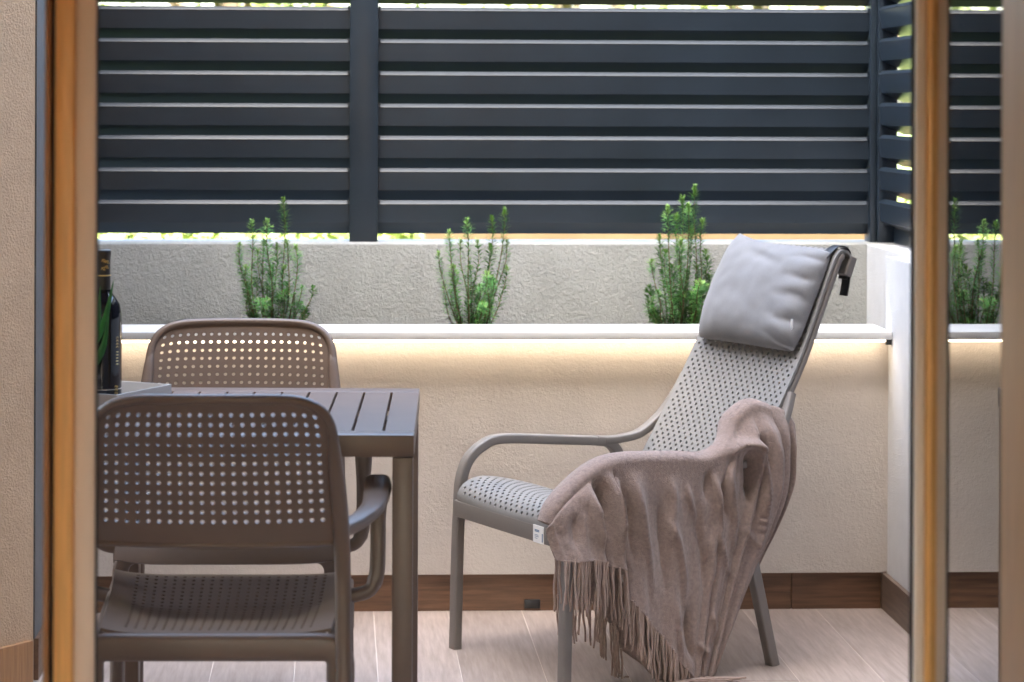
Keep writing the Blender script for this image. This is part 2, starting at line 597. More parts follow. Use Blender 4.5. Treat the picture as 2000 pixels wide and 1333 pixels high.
box('room_wall', (0.8, -3.1, 0.9), (3, -3.0, 2.0), M['room_wall'], kind='structure')

# left mullion of the door
ml = empty('door_mullion', (-0.36, 3.2, 0), label='honey wood and greige door mullion at the left of the opening', cat='door frame')
YJ = 3.2


def xj(u): return at(u, 700, YJ).x


def bar(nm, u0, u1, y0, y1, m, p):
    return under(box(nm, (xj(u0), y0, 0.0), (xj(u1), y1, 2.315), m, bev=0.003), p)


bar('seal', 186, 191, 3.205, 3.211, M['rubber'], ml)
bar('lining', 146, 185.6, 3.20, 3.235, M['lining'], ml)
bar('stile', 108, 145.6, 3.185, 3.26, M['oak'], ml)
bar('seal', 96, 107.6, 3.225, 3.26, M['rubber'], ml)
bar('stile', 84, 95.6, 3.205, 3.26, M['oak_dark'], ml)
under(box('glass', (-1.30, 3.235, 0.0), (xj(83.6), 3.241, 2.315), M['clear']), ml)

# right jamb
jb = empty('door_jamb', (0.80, 3.25, 0), label='narrow door jamb of greige lining and honey wood right of the opening', cat='door frame')
bar('seal', 1780, 1787, 3.205, 3.210, M['rubber'], jb)
bar('lining', 1787.4, 1807.6, 3.20, 3.213, M['lining'], jb)
bar('stile', 1808, 1829, 3.195, 3.28, M['oak'], jb)
under(box('filler', (xj(1829.4), 3.25, 0), (0.8995, 3.30, 2.315), M['rubber']), jb)

# open door leaf, seen nearly edge-on, mirror-like glass
lf = empty('door_leaf', (0.80, 2.9, 0), label='opened wood framed glass door leaf mirroring the terrace', cat='door')
XL = 0.8136
under(box('stile', (XL, 3.194, 0.01), (XL + 0.017, 3.213, 2.3), M['oak_dark'], bev=0.002), lf)
under(box('stile', (XL, 2.60, 0.01), (XL + 0.055, 2.860, 2.3), M['oak_dark'], bev=0.004), lf)
under(box('rail', (XL, 2.8605, 0.01), (XL + 0.017, 3.1935, 0.09), M['oak_dark'], bev=0.003), lf)
under(box('rail', (XL, 2.8605, 2.2), (XL + 0.017, 3.1935, 2.3), M['oak_dark'], bev=0.003), lf)
under(box('glass', (XL + 0.0008, 2.8605, 0.0905), (XL + 0.007, 3.1935, 2.1995), M['glass']), lf)
# curtain behind the leaf
bm = bmesh.new()
n = 120
prev = None
for i in range(n + 1):
    s = i / n
    yy = 3.07 - 0.55 * s
    xx = 0.96 + 0.022 * math.sin(s * 46) + 0.012 * math.sin(s * 17 + 1)
    cur = (bm.verts.new((xx, yy, 0.02)), bm.verts.new((xx, yy, 2.5)))
    if prev: bm.faces.new((prev[0], cur[0], cur[1], prev[1]))
    prev = cur
cu = link('curtain', bm, M['curtain'], smooth=180, label='brown pleated curtain behind the opened glass door', cat='curtain')
md = cu.modifiers.new('s', 'SOLIDIFY')
md.thickness = 0.003

# ------------------------------------------------------------------ garden beyond the fence
def tree(x, y, h, w_, seed, nl, label, base=0.0):
    rd = random.Random(seed)
    r = empty('garden_tree', (x, y, 0), label=label, cat='tree', group='trees beyond the fence')
    bm = bmesh.new()
    tr = [V((0.05 * math.sin(k), 0.05 * math.cos(k * 2), k * h * 0.14)) for k in range(6)]
    add_tube(bm, tr, lambda s: 0.10 * (1 - 0.7 * s), 7)
    for k in range(7):
        a = rd.uniform(0, 6.28)
        z0 = h * rd.uniform(0.1, 0.6)
        add_tube(bm, [V((0, 0, z0)), V((w_ * 0.3 * math.cos(a), w_ * 0.3 * math.sin(a), z0 + h * 0.12)), V((w_ * 0.55 * math.cos(a), w_ * 0.55 * math.sin(a), z0 + h * 0.2))], lambda s: 0.035 * (1 - 0.7 * s), 5)
    link('trunk', bm, M['bark'], r, smooth=60)
    clumps = [(V((rd.gauss(0, w_ * 0.33), rd.gauss(0, w_ * 0.28), rd.uniform(0.08, 1) * h)), rd.uniform(0.14, 0.34)) for _ in range(46)]
    bm = bmesh.new()
    for k in range(nl):
        c, rr = rd.choice(clumps)
        p = c + V((rd.gauss(0, rr), rd.gauss(0, rr), rd.gauss(0, rr * 0.8)))
        if p.z < 0.02: p.z = rd.uniform(0.02, 0.2)
        a = V((rd.gauss(0, 1), rd.gauss(0, 1), rd.gauss(0, 0.6))).normalized() * 0.035
        b = a.cross(V((rd.gauss(0, 1), rd.gauss(0, 1), rd.gauss(0, 1)))).normalized() * 0.017
        vs = [bm.verts.new(q) for q in (p - a, p + b, p + a, p - b)]
        bm.faces.new(vs)
    link('crown', bm, M['leaf'], r)


for i, (x, y, h, w_, nl, lb) in enumerate((
        (-2.2, 11.2, 3.6, 1.7, 5200, 'leafy bright green tree beyond the fence, far left'),
        (-0.5, 11.6, 3.5, 1.6, 5200, 'leafy yellow green tree beyond the fence, left of the fence post'),
        (1.2, 12.4, 3.9, 1.7, 5200, 'tall bright tree beyond the fence, right of the fence post'),
        (2.3, 12.6, 3.6, 1.7, 5200, 'leafy green tree beyond the fence, behind its right corner'),
        (-4.2, 12.5, 4.0, 1.8, 3000, 'broad leafy tree beyond the fence, outermost on the left'),
        (4.9, 12.8, 4.0, 1.8, 3000, 'broad leafy tree beyond the fence, outermost on the right'))):
    tree(x, y, h, w_, 40 + i, nl, lb)
bm = bmesh.new()
rd = random.Random(5)
for k in range(16000):
    x = rd.uniform(-5, 0.33)
    y = rd.uniform(9.0, 10.0)
    top = 0.85 + 0.12 * noise.noise(V((x * 1.5, y, 0))) + 0.04 * noise.noise(V((x * 6, y * 3, 3)))
    z = top * (1 - rd.random() ** 2)
    p = V((x, y, z))
    a = V((rd.gauss(0, 1), rd.gauss(0, 1), rd.gauss(0, 0.7))).normalized() * 0.03
    b = a.cross(V((rd.gauss(0, 1), rd.gauss(0, 1), rd.gauss(0, 1)))).normalized() * 0.016
    bm.faces.new([bm.verts.new(q) for q in (p - a, p + b, p + a, p - b)])
link('hedge', bm, M['leaf'], label='low bright green hedge seen through the gap under the fence, left half', cat='hedge')
bm = bmesh.new()
add_box(bm, (0.30, 8.05, -0.05), (2.6, 8.25, 0.965), 0.01)
link('garden_wall', bm, M['tanwall'], smooth=40, label='low tan garden wall seen through the gap under the fence, right half', cat='wall')

nb = empty('neighbour_house', (3.0, 8.0, 0), label='pale beige neighbouring house glimpsed between the side louvres', cat='house')
under(box('wall', (2.7, 3.6, -0.05), (6.5, 10.5, 3.2), M['stucco_beige']), nb)
bm = bmesh.new()
add_prism(bm, [(2.5, 3.2), (6.7, 3.2), (4.6, 4.3)], 'y', 3.4, 10.7)
under(link('roof', bm, M['tanwall']), nb)

# ------------------------------------------------------------------ rosemary
def rosemary(cx, stems, seed, label, dens=1.0):
    """stems: (base u, tip u, tip v, needle length)"""
    rd = random.Random(seed)
    Y0 = 6.66
    base = at(cx, 650, Y0)
    r = empty('rosemary', (base.x, Y0, 0.715), label=label, cat='plant', group='rosemary plants in the planter')
    stems = list(stems)
    for k in range(9):
        b_, t_, v_, l_ = rd.choice(stems[:len(stems)])
        f_ = rd.uniform(0.35, 0.7)
        stems.append((b_ + rd.uniform(-8, 8), b_ + (t_ - b_) * f_ * 1.25 + rd.uniform(-10, 10), 640 + (v_ - 640) * f_, l_ * 0.95))
    for bu, tu, tv, nlg in stems:
        Yt = Y0 + rd.uniform(-0.09, 0.09)
        tip = at(tu, tv, Yt)
        b = at(bu, 650, Y0 + rd.uniform(-0.03, 0.03))
        b.z = 0.70
        mid = b.lerp(tip, 0.45) + V(((b.x - cx * 0 - base.x) * 0.25 + rd.uniform(-0.012, 0.012), rd.uniform(-0.02, 0.02), -0.01))
        m2 = b.lerp(tip, 0.78) + V(((tip.x - base.x) * 0.10 + rd.uniform(-0.006, 0.006), 0, 0))
        pts = [p - r.location for p in crom([b, mid, m2, tip], 26)]
        bm = bmesh.new()
        add_tube(bm, pts, lambda s: 0.0022 * (1 - 0.65 * s), 5)
        st = link('stem', bm, M['stem'], r, smooth=80)
        L = sum((pts[i + 1] - pts[i]).length for i in range(25))
        cnt = int(L / 0.0052 * 4.6 * dens)
        bm = bmesh.new()
        bt = bmesh.new()
        for k in range(cnt):
            s = (k / cnt) ** 0.95
            if s < 0.06 and rd.random() < 0.6: continue
            x = s * 25
            i = min(int(x), 24)
            p = pts[i].lerp(pts[i + 1], x - i)
            t = (pts[i + 1] - pts[i]).normalized()
            a = k * 2.399 + rd.uniform(-0.5, 0.5)
            sd_ = t.orthogonal()
            sd_.normalize()
            rdir = Matrix.Rotation(a, 3, t) @ sd_
            up = rd.uniform(0.05, 0.65) + 1.0 * max(0, s - 0.88) * 10
            d = (rdir + t * up).normalized()
            ln = nlg * rd.uniform(0.8, 1.4) * (0.55 + 0.45 * min(1, (1 - s) * 7))
            wd = 0.0021
            sd2 = d.cross(t)
            if sd2.length < 1e-4: continue
            sd2.normalize()
            tgt = bt if ((s > 0.88 and L > 0.19) or (rd.random() < 0.10 and s > 0.3)) else bm
            bend = V((0, 0, -0.0025))
            q0, q1, q2 = p, p + d * ln * 0.55, p + d * ln + bend
            up_n = d.cross(sd2) * 0.0007
            v = [tgt.verts.new(c) for c in (q0, q1 + sd2 * wd + up_n, q2, q1 - sd2 * wd + up_n)]
            tgt.faces.new((v[0], v[1], v[3]))
            tgt.faces.new((v[1], v[2], v[3]))
        f = link('needles', bm, M['needle'], st)
        f['kind'] = 'stuff'
        f = link('tip_needles', bt, M['tip'], st)
        f['kind'] = 'stuff'


rosemary(528, [(545, 553, 388, .022), (528, 523, 430, .021), (512, 491, 432, .021), (505, 468, 476, .018), (555, 577, 482, .021), (520, 515, 470, .022),
               (535, 541, 480, .022), (560, 612, 560, .016), (550, 590, 560, .017), (515, 480, 520, .021), (530, 503, 490, .022), (525, 530, 520, .022),
               (540, 556, 520, .022), (512, 500, 545, .021), (536, 522, 560, .022), (565, 575, 575, .017), (508, 484, 580, .02), (545, 560, 470, .021)],
         1, 'rosemary behind the empty dining chair, left of the fence post, with a lone tall sprig', 1.0)
rosemary(922, [(935, 986, 408, .02), (928, 961, 424, .02), (918, 912, 428, .021), (908, 877, 452, .019), (905, 856, 492, .018), (940, 990, 470, .018),
               (915, 900, 470, .021), (925, 932, 470, .021), (932, 958, 480, .021), (912, 885, 520, .02), (920, 918, 520, .021), (935, 962, 540, .02),
               (928, 940, 560, .021), (908, 880, 570, .02), (900, 866, 560, .017), (940, 955, 580, .018)],
         2, 'fan shaped rosemary in the middle of the planter, leaning outwards', 1.0)
rosemary(1322, [(1338, 1357, 364, .022), (1330, 1333, 386, .021), (1318, 1304, 404, .021), (1322, 1322, 420, .022), (1345, 1372, 430, .021), (1310, 1288, 460, .021),
                (1305, 1272, 510, .022), (1345, 1378, 490, .022), (1325, 1330, 470, .023), (1335, 1350, 450, .023), (1312, 1300, 490, .023), (1340, 1384, 540, .021),
                (1304, 1268, 560, .021), (1320, 1312, 520, .023), (1330, 1340, 530, .023), (1342, 1362, 520, .023), (1310, 1285, 570, .022), (1336, 1356, 575, .022),
                (1318, 1325, 575, .022), (1300, 1275, 600, .02), (1328, 1345, 400, .021)],
         3, 'densest and tallest rosemary, beside the lounge chair headrest', 1.25)

# ------------------------------------------------------------------ dining chairs
def dining_chair():
    r = empty('dining_armchair')
    m = M['taupe']

    def backpt(u, v):
        p = 2 * u - 1
        z0, z1 = 0.592, 0.860
        q = max(0.0, (v - 0.3) / 0.7)
        fx = math.sqrt(1 - 0.15 * q ** 8)
        fz = 1 - (1 - math.sqrt(1 - 0.15 * abs(p) ** 8)) * q - 0.006 * p * p * q
        hw_ = 0.221 - 0.013 * v
        x = p * hw_ * fx
        z = z0 + (z1 - z0) * (v * fz if v > 0 else 0) + (0.004 * (1 - p * p) * 0 - 0.0) * (1 - v)
        yb = -0.005 - 0.085 * v - 0.012 * v * v
        y_ = yb - 0.032 * (1 - p * p) + 0.004
        return V((x, y_, z))
    nu, nv = 23, 15

    def hole(i, j):
        if i < 1 or i > nu - 2 or j < 2 or j > nv - 2: return 0
        return 0.235
    finish_sheet('backrest', perf_sheet(backpt, nu, nv, hole, 0.006), m, r)
    # rolled rim round the back
    ring = [backpt(k / 30, 1) for k in range(31)]
    left = [backpt(0, k / 20) for k in range(21)]
    right = [backpt(1, 1 - k / 20) for k in range(21)]
    path = left[:-1] + ring + right[1:]
    # soften the two upper corners
    for _ in range(3):
        path = [path[0]] + [(path[i - 1] + path[i] * 2 + path[i + 1]) / 4 for i in range(1, len(path) - 1)] + [path[-1]]
    bm = bmesh.new()
    add_tube(bm, path, 0.0095, 10)
    add_tube(bm, [backpt(k / 16, 0) for k in range(17)], 0.006, 8)
    link('back_rim', bm, m, r, smooth=60)

    def seatpt(u, v):
        p = 2 * u - 1
        hw_ = 0.205 + 0.026 * v
        y_ = 0.012 + 0.448 * v
        z = 0.424 + 0.012 * v - 0.020 * math.sin(math.pi * min(1, v * 1.1)) * (1 - p ** 4) + 0.022 * max(0, 1 - abs(v - 0.86) / 0.3) ** 1 * 0.6 - 0.03 * max(0, (v - 0.93) / 0.07) ** 2
        z += 0.010 * abs(p) ** 6
        return V((p * hw_, y_, z))
    nsu, nsv = 25, 28

    def shole(i, j):
        if i < 2 or i > nsu - 3 or j < 3 or j > nsv - 4: return 0
        return 0.22
    finish_sheet('seat', perf_sheet(seatpt, nsu, nsv, shole, 0.006), m, r)
    bm = bmesh.new()
    # rails below the seat
    def hoop(y_, hw_, zt, r_, drop):
        P = [V((-hw_, y_, zt - r_ - drop))]
        P += [V((-hw_ + r_ * (1 - math.cos(R(a))), y_, zt - r_ + r_ * math.sin(R(a)))) for a in range(0, 91, 15)]
        P += [V((hw_ - r_ * (1 - math.cos(R(a))), y_, zt - r_ + r_ * math.sin(R(a)))) for a in range(90, -1, -15)]
        return P + [V((hw_, y_, zt - r_ - drop))]
    add_sweep(bm, hoop(0.002, 0.222, 0.405, 0.030, 0.03), (0, 1, 0), 0.028, 0.050, 0.012)
    add_sweep(bm, hoop(0.434, 0.220, 0.428, 0.035, 0.05), (0, 1, 0), 0.022, 0.034, 0.009)
    for s in (-1, 1):
        add_sweep(bm, [V((s * 0.212, 0.01, 0.41)), V((s * 0.228, 0.43, 0.424))], (0, 0, 1), 0.034, 0.016, 0.007)
    link('seat_frame', bm, m, r, smooth=50)
    for s in (-1, 1):
        bm = bmesh.new()
        pts = crom([V((s * 0.236, -0.062, 0)), V((s * 0.231, -0.030, 0.2)), V((s * 0.227, -0.004, 0.42)), V((s * 0.2235, -0.006, 0.60)), V((s * 0.212, -0.060, 0.75)), V((s * 0.207, -0.080, 0.80))], 30)
        add_sweep(bm, pts, (1, 0, 0), 0.029, 0.034, 0.011, sizes=lambda q: (1 if q < .72 else 1 - (q - .72) * 1.9, 1 if q < .72 else 1 - (q - .72) * 2.2))
        link('leg', bm, m, r, smooth=50)
        bm = bmesh.new()
        pts = crom([V((s * 0.226, 0.425, 0.0)), V((s * 0.225, 0.418, 0.2)), V((s * 0.222, 0.412, 0.415))], 12)
        add_sweep(bm, pts, (1, 0, 0), 0.026, 0.032, 0.010)
        link('leg', bm, m, r, smooth=50)
        # armrest loop: from the back post out and forward, over, down and into the seat rail
        bm = bmesh.new()
        pts = crom([V((s * 0.222, -0.004, 0.612)), V((s * 0.250, 0.055, 0.618)), V((s * 0.276, 0.13, 0.630)), V((s * 0.284, 0.23, 0.645)), V((s * 0.284, 0.305, 0.652)),
                    V((s * 0.284, 0.345, 0.632)), V((s * 0.284, 0.355, 0.58)), V((s * 0.284, 0.352, 0.51)), V((s * 0.281, 0.348, 0.462)), V((s * 0.266, 0.344, 0.434)), V((s * 0.226, 0.340, 0.424))], 60)

        def sz(q):
            k = max(0, 1 - abs(q - 0.32) / 0.30)
            return (1 + 0.75 * k, 1 - 0.15 * k)
        # orient the flat side up along the arm, outwards along the post
        rings = []
        n_ = len(pts)
        for i, p in enumerate(pts):
            t = (pts[min(i + 1, n_ - 1)] - pts[max(i - 1, 0)]).normalized()
            sidev = V((1, 0, 0)) if i > 6 else V((1, 0.6, 0))
            q = i / (n_ - 1)
            if q > 0.82: sidev = V((0, 1, 0)).lerp(V((1, 0, 0)), max(0, 1 - (q - 0.82) / 0.04))
            if q > 0.86: sidev = V((0, 1, 0))
            sidev = (sidev - t * sidev.dot(t)).normalized()
            upv = t.cross(sidev)
            a_, b_ = sz(q)
            rings.append((p, sidev, upv, a_, b_))
        vs = [[bm.verts.new(p + sv * x * a_ + uv * y * b_) for x, y in rrect(0.030, 0.026, 0.010, 3)] for p, sv, uv, a_, b_ in rings]
        mm_ = len(vs[0])
        for A, B in zip(vs, vs[1:]):
            # pick the best rotation so that rings do not twist
            best = min(range(mm_), key=lambda o_: sum((A[j].co - B[(j + o_) % mm_].co).length_squared for j in range(0, mm_, 4)))
            if best:
                B[:] = B[best:] + B[:best]
            for j in range(mm_):
                bm.faces.new((A[j], A[(j + 1) % mm_], B[(j + 1) % mm_], B[j]))
        bm.faces.new(vs[0][::-1])
        bm.faces.new(vs[-1])
        link('armrest', bm, m, r, smooth=50)
    return r


def copy_tree(o, parent=None):
    c = o.copy()
    col.objects.link(c)
    if parent: c.parent = parent
    for ch in list(o.children):
        copy_tree(ch, c)
    return c


ch1 = dining_chair()
ch2 = copy_tree(ch1)
tag(ch1, 'taupe perforated plastic armchair seen from behind, nearest the viewer', 'chair', 'dining chairs at the table')
tag(ch2, 'taupe perforated plastic armchair facing the viewer, between table and planter', 'chair', 'dining chairs at the table')
ch1.location = (-0.214, 4.185, 0)
ch1.rotation_euler = (0, 0, R(-1.6))
ch2.location = (-0.221, 5.352, 0)
ch2.rotation_euler = (0, 0, R(180 - 1.0))

# ------------------------------------------------------------------ table
tb = empty('dining_table', (0.144, 4.394, 0), R(-TH), label='square taupe slatted plastic table between the dining chairs', cat='table')
W, D = 0.645, 0.722
m = M['tabletop']
for a, b in (((-W, 0, 0.709), (0, 0.060, 0.75)), ((-W, D - 0.070, 0.709), (0, D, 0.75))):
    box('end_rim', a, b, m, tb, bev=0.0015)
pitch = W / 11
for k in range(11):
    x1 = -pitch * k - (0.0025 if k else 0)
    x0 = -pitch * (k + 1) + (0.0025 if k < 10 else 0)
    box('slat', (x0, 0.0601, 0.735), (x1, D - 0.0701, 0.7499), m, tb, bev=0.0008, seg=1)
box('underbeam', (-W + 0.05, 0.33, 0.700), (-0.05, 0.385, 0.7345), m, tb)
for a, b in (((-W, 0.0602, 0.709), (-W + 0.018, D - 0.0702, 0.7348)), ((-0.018, 0.0602, 0.709), (0, D - 0.0702, 0.7348))):
    box('apron', a, b, m, tb, bev=0.0008)
for sx in (0, 1):
    for sy in (0, 1):
        x0 = -0.0405 if not sx else -W + 0.002
        y0 = 0.002 if not sy else D - 0.042
        box('leg', (x0, y0, 0.0), (x0 + 0.0385, y0 + 0.040, 0.7078), m, tb, bev=0.003)

# ------------------------------------------------------------------ tray, bottle, plant on the table
tr = empty('serving_tray', (-0.336, 4.80, 0.7505), label='white square tray standing turned on the slatted table', cat='tray')
bm = bmesh.new()
ang = R(34)
for a, b in (((-0.17, -0.20, 0), (0, 0, 0.006)), ((-0.17, -0.20, 0.006), (-0.166, 0, 0.047)), ((-0.004, -0.20, 0.006), (0, 0, 0.047)), ((-0.166, -0.20, 0.006), (-0.004, -0.196, 0.047)), ((-0.166, -0.004, 0.006), (-0.004, 0, 0.047))):
    add_box(bm, a, b)
bmesh.ops.rotate(bm, verts=bm.verts, cent=(0, 0, 0), matrix=Matrix.Rotation(R(-28), 3, 'Z'))
link('tray_body', bm, M['tray'], tr)
bt_ = empty('wine_bottle', (at(201, 600, 4.70).x, 4.70, 0.757), label='dark wine bottle with gold print standing in the white tray', cat='bottle')
bm = bmesh.new()
add_lathe(bm, [(0.030, 0), (0.0365, 0.004), (0.0375, 0.02), (0.0375, 0.178), (0.0368, 0.195), (0.033, 0.212), (0.024, 0.226), (0.0165, 0.236), (0.0145, 0.245), (0.0143, 0.262)], 40)
link('glass_body', bm, M['bottle'], bt_, smooth=50)
bm = bmesh.new()
add_lathe(bm, [(0.0152, 0.2365), (0.0156, 0.237), (0.0152, 0.25), (0.0150, 0.305), (0.0158, 0.308), (0.0158, 0.318), (0.0145, 0.3195)], 32)
link('foil_capsule', bm, M['foil'], bt_, smooth=50)
bm = bmesh.new()
add_lathe(bm, [(0.0154, 0.268), (0.0157, 0.2685), (0.0157, 0.2698), (0.0154, 0.2703)], 32)


def glyph(pts, a0, z0, rad, sc_=1.0, w_=0.0006):
    """small gold stroke wrapped round the bottle; pts in mm"""
    P = []
    for x, z in pts:
        a = a0 + x * 0.001 * sc_ / rad
        P.append(V((rad * math.sin(a), -rad * math.cos(a), z0 + z * 0.001 * sc_)))
    add_tube(bm, crom(P, len(P) * 4), w_, 5)


for a0, z0 in ((0.15, 0.296), (0.1, 0.280), (0.55, 0.283), (0.62, 0.293)):
    glyph([(0, 0), (3, 4), (1, 6), (-1, 4), (3, 0), (5, 2)], a0, z0, 0.0156, 1.0)
    glyph([(-4, 1), (-2, 4), (-3, 6)], a0, z0, 0.0156, 1.0)
for z0 in (0.128, 0.134, 0.140, 0.146):
    glyph([(-3, 0), (0, 2.5), (3, 0)], 0.95, z0, 0.0378, 1.0, 0.0009)
for z0 in (0.095, 0.101, 0.107, 0.113, 0.119):
    glyph([(-3, 0), (0, 0.3), (3, 0)], 0.95, z0, 0.0378, 1.0, 0.0005)
for z0 in (0.030, 0.037, 0.044, 0.050):
    glyph([(-4, 0), (-1, 3), (2, -1), (4, 2)], 0.88, z0, 0.0378, 1.0, 0.0009)
link('gold_print', bm, M['gold'], bt_, smooth=60)
bm = bmesh.new()
add_lathe(bm, [(0.0376, 0.045), (0.0379, 0.0452), (0.0379, 0.0458), (0.0376, 0.046)], 40)
link('label_edge', bm, M['lining'], bt_, smooth=60)

pp_ = empty('pineapple_plant', (at(150, 690, 4.615).x, 4.615, 0.7505), label='pointed green leaves rising beside the wine bottle at the frame', cat='plant')
bm = bmesh.new()
add_lathe(bm, [(0.028, 0), (0.036, 0.03), (0.040, 0.07), (0.036, 0.072), (0.03, 0.065)], 20)
link('pot', bm, M['lining'], pp_, smooth=50)
for du, dv in ((222, 548), (213, 618), (196, 560), (165, 530), (145, 545), (125, 575), (130, 620), (180, 590)):
    tipp = at(du, dv, 4.62 + random.uniform(-0.05, 0.02)) - pp_.location
    b0 = V((random.uniform(-.01, .01), random.uniform(-.01, .01), 0.07 if dv > 600 else 0.09))
    midp = b0.lerp(tipp, 0.55) + V((0.012, 0, -0.012))
    pts = crom([b0, midp, tipp], 9)
    bm = bmesh.new()
    last = None
    for i, p in enumerate(pts):
        s = i / 8
        wv = 0.0085 * (1 - s ** 2.2) + 0.0002
        t = (pts[min(i + 1, 8)] - pts[max(i - 1, 0)]).normalized()
        sv = t.cross(V((0.25, -1, 0.1))).normalized()
        cur = [bm.verts.new(p - sv * wv), bm.verts.new(p + V((0, -0.002, 0)) * (1 - s)), bm.verts.new(p + sv * wv)]
        if last:
            bm.faces.new((last[0], last[1], cur[1], cur[0]))
            bm.faces.new((last[1], last[2], cur[2], cur[1]))
        last = cur
    o = link('leaf', bm, M['blade'], pp_, smooth=180)
    md = o.modifiers.new('s', 'SOLIDIFY')
    md.thickness = 0.0012

# ------------------------------------------------------------------ lounge chair
LT = R(26.5)
TV, NV = V((math.cos(LT), math.sin(LT), 0)), V((math.sin(LT), -math.cos(LT), 0))
LO = V((0.299, 5.908, 0)) + NV * 0.2575
lc = empty('lounge_chair', LO, LT, label='pale grey high backed lounge chair with perforated sling and armrests', cat='chair')
# local axes: x = t (towards the back), y = -n (n points to the near side), z up


def C(t, n, z): return V((t, -n, z))


def px(u, v, n):
    """point of a view ray on the chair's side plane at offset n, in (t, z)"""
    d = ray(u, v)
    o = V((0, 0, EYE))
    p = LO + NV * n
    q = o + d * ((p - o).dot(NV) / d.dot(NV)) - LO
    return q.dot(TV), q.z


prof = crom([(-0.006, 0.372, 0), (-0.008, 0.392, 0), (0.010, 0.416, 0), (0.05, 0.430, 0), (0.11, 0.424, 0), (0.20, 0.402, 0), (0.31, 0.368, 0), (0.40, 0.350, 0), (0.455, 0.352, 0),
             (0.500, 0.395, 0), (0.545, 0.464, 0), (0.602, 0.556, 0), (0.660, 0.652, 0), (0.715, 0.752, 0), (0.762, 0.856, 0), (0.803, 0.950, 0), (0.822, 0.988, 0), (0.838, 1.002, 0), (0.860, 0.998, 0), (0.868, 0.980, 0)], 400)
acc = [0.0]
for a, b in zip(prof, prof[1:]): acc.append(acc[-1] + (b - a).length)


def along(s):
    d = s * acc[-1]
    lo, hi = 0, len(acc) - 1
    while hi - lo > 1:
        mid = (lo + hi) // 2
        if acc[mid] <= d: lo = mid
        else: hi = mid
    f = (d - acc[lo]) / max(1e-9, acc[hi] - acc[lo])
    return prof[lo].lerp(prof[hi], max(0, min(1, f)))


def sling(u, v):
    p = along(v)
    q = 2 * u - 1
    hw_ = 0.232 - 0.010 * v
    sag = 0.010 * (1 - q * q)
    return C(p.x, q * hw_, p.y - (sag if v < 0.42 else 0)) + C(sag * 0.9 if v >= 0.42 else 0, 0, 0)


NU, NVV = 37, int(acc[-1] / 0.0119)


def lhole(i, j):
    if i < 1 or i > NU - 2 or j < 2 or j > NVV - 2: return 0
    return 0.345 if (i + j) % 2 == 0 else 0


finish_sheet('sling', perf_sheet(sling, NU, NVV, lhole, 0.006), M['lounge_sheet'], lc)
LM = M['lounge']
for s in (-1, 1):
    n0 = 0.2575 * s
    bm = bmesh.new()
    pts = crom([C(0.0, n0, 0), C(0.004, n0, 0.20), C(0.010, n0, 0.36), C(0.016, n0, 0.425), C(0.036, n0, 0.473), C(0.075, n0, 0.504), C(0.13, n0, 0.5185), C(0.28, n0, 0.507), C(0.415, n0, 0.495)], 50)
    add_sweep(bm, pts, (0, 1, 0), 0.030, 0.024, 0.005)
    link('front_leg', bm, LM, lc, smooth=40)
    bm = bmesh.new()
    pts = crom([C(0.4152, n0, 0.495), C(0.452, n0, 0.489), C(0.478, n0, 0.467), C(0.492, n0, 0.43), C(0.53, n0, 0.28), C(0.60, n0, 0.0)], 30)
    add_sweep(bm, pts, (0, 1, 0), 0.0302, 0.026, 0.005)
    link('rear_leg', bm, LM, lc, smooth=40)
    bm = bmesh.new()
    pts = crom([C(0.44, n0 * 0.995, 0.4945), C(0.49, n0 * 0.99, 0.4955), C(0.55, n0 * 0.98, 0.507), C(0.61, n0 * 0.97, 0.548), C(0.650, n0 * 0.92, 0.602), C(0.676, n0 * 0.87, 0.655)], 24)
    add_sweep(bm, pts, (0, 1, 0), 0.030, 0.020, 0.005)
    link('back_brace', bm, LM, lc, smooth=40)
    bm = bmesh.new()
    sp = []
    for k in range(46):
        v = 0.40 + 0.575 * k / 45
        p, p2 = along(v), along(min(1, v + 0.004))
        t = (p2 - p).normalized()
        sp.append(C(p.x + t.y * 0.014, s * (0.228 - 0.010 * v), p.y - t.x * 0.014))
    add_sweep(bm, sp, (0, 1, 0), 0.011, 0.015, 0.004)
    link('back_frame', bm, LM, lc, smooth=40)
    bm = bmesh.new()
    add_sweep(bm, [C(0.012, s * 0.246, 0.355), C(0.26, s * 0.246, 0.335), C(0.50, s * 0.246, 0.315)], (0, 1, 0), 0.018, 0.036, 0.004)
    link('side_rail', bm, LM, lc, smooth=40)
bm = bmesh.new()
add_sweep(bm, [C(-0.001, -0.2425, 0.356), C(-0.001, 0.2425, 0.356)], (0, 0, 1), 0.042, 0.022, 0.004)
link('front_rail', bm, LM, lc, smooth=40)
bm = bmesh.new()
add_sweep(bm, [C(0.515, -0.243, 0.32), C(0.515, 0.243, 0.32)], (0, 0, 1), 0.036, 0.020, 0.004)
link('rear_rail', bm, LM, lc, smooth=40)
bm = bmesh.new()
add_box(bm, (-0.0142, -0.186, 0.3355), (-0.0122, -0.140, 0.3765))
tg = link('paper_tag', bm, M['white'], lc, label='small white paper tag with blue print')
bm = bmesh.new()
for z, y0, y1 in ((0.3655, -0.168, -0.148), (0.3625, -0.168, -0.148), (0.354, -0.164, -0.148), (0.3505, -0.166, -0.148), (0.346, -0.160, -0.148)):
    add_box(bm, (-0.0147, y0, z - (0.0012 if z > 0.36 else 0.0006)), (-0.01425, y1, z + (0.0012 if z > 0.36 else 0.0006)))
add_box(bm, (-0.0147, -0.184, 0.340), (-0.01425, -0.180, 0.360))
link('tag_print', bm, M['ink'], tg)

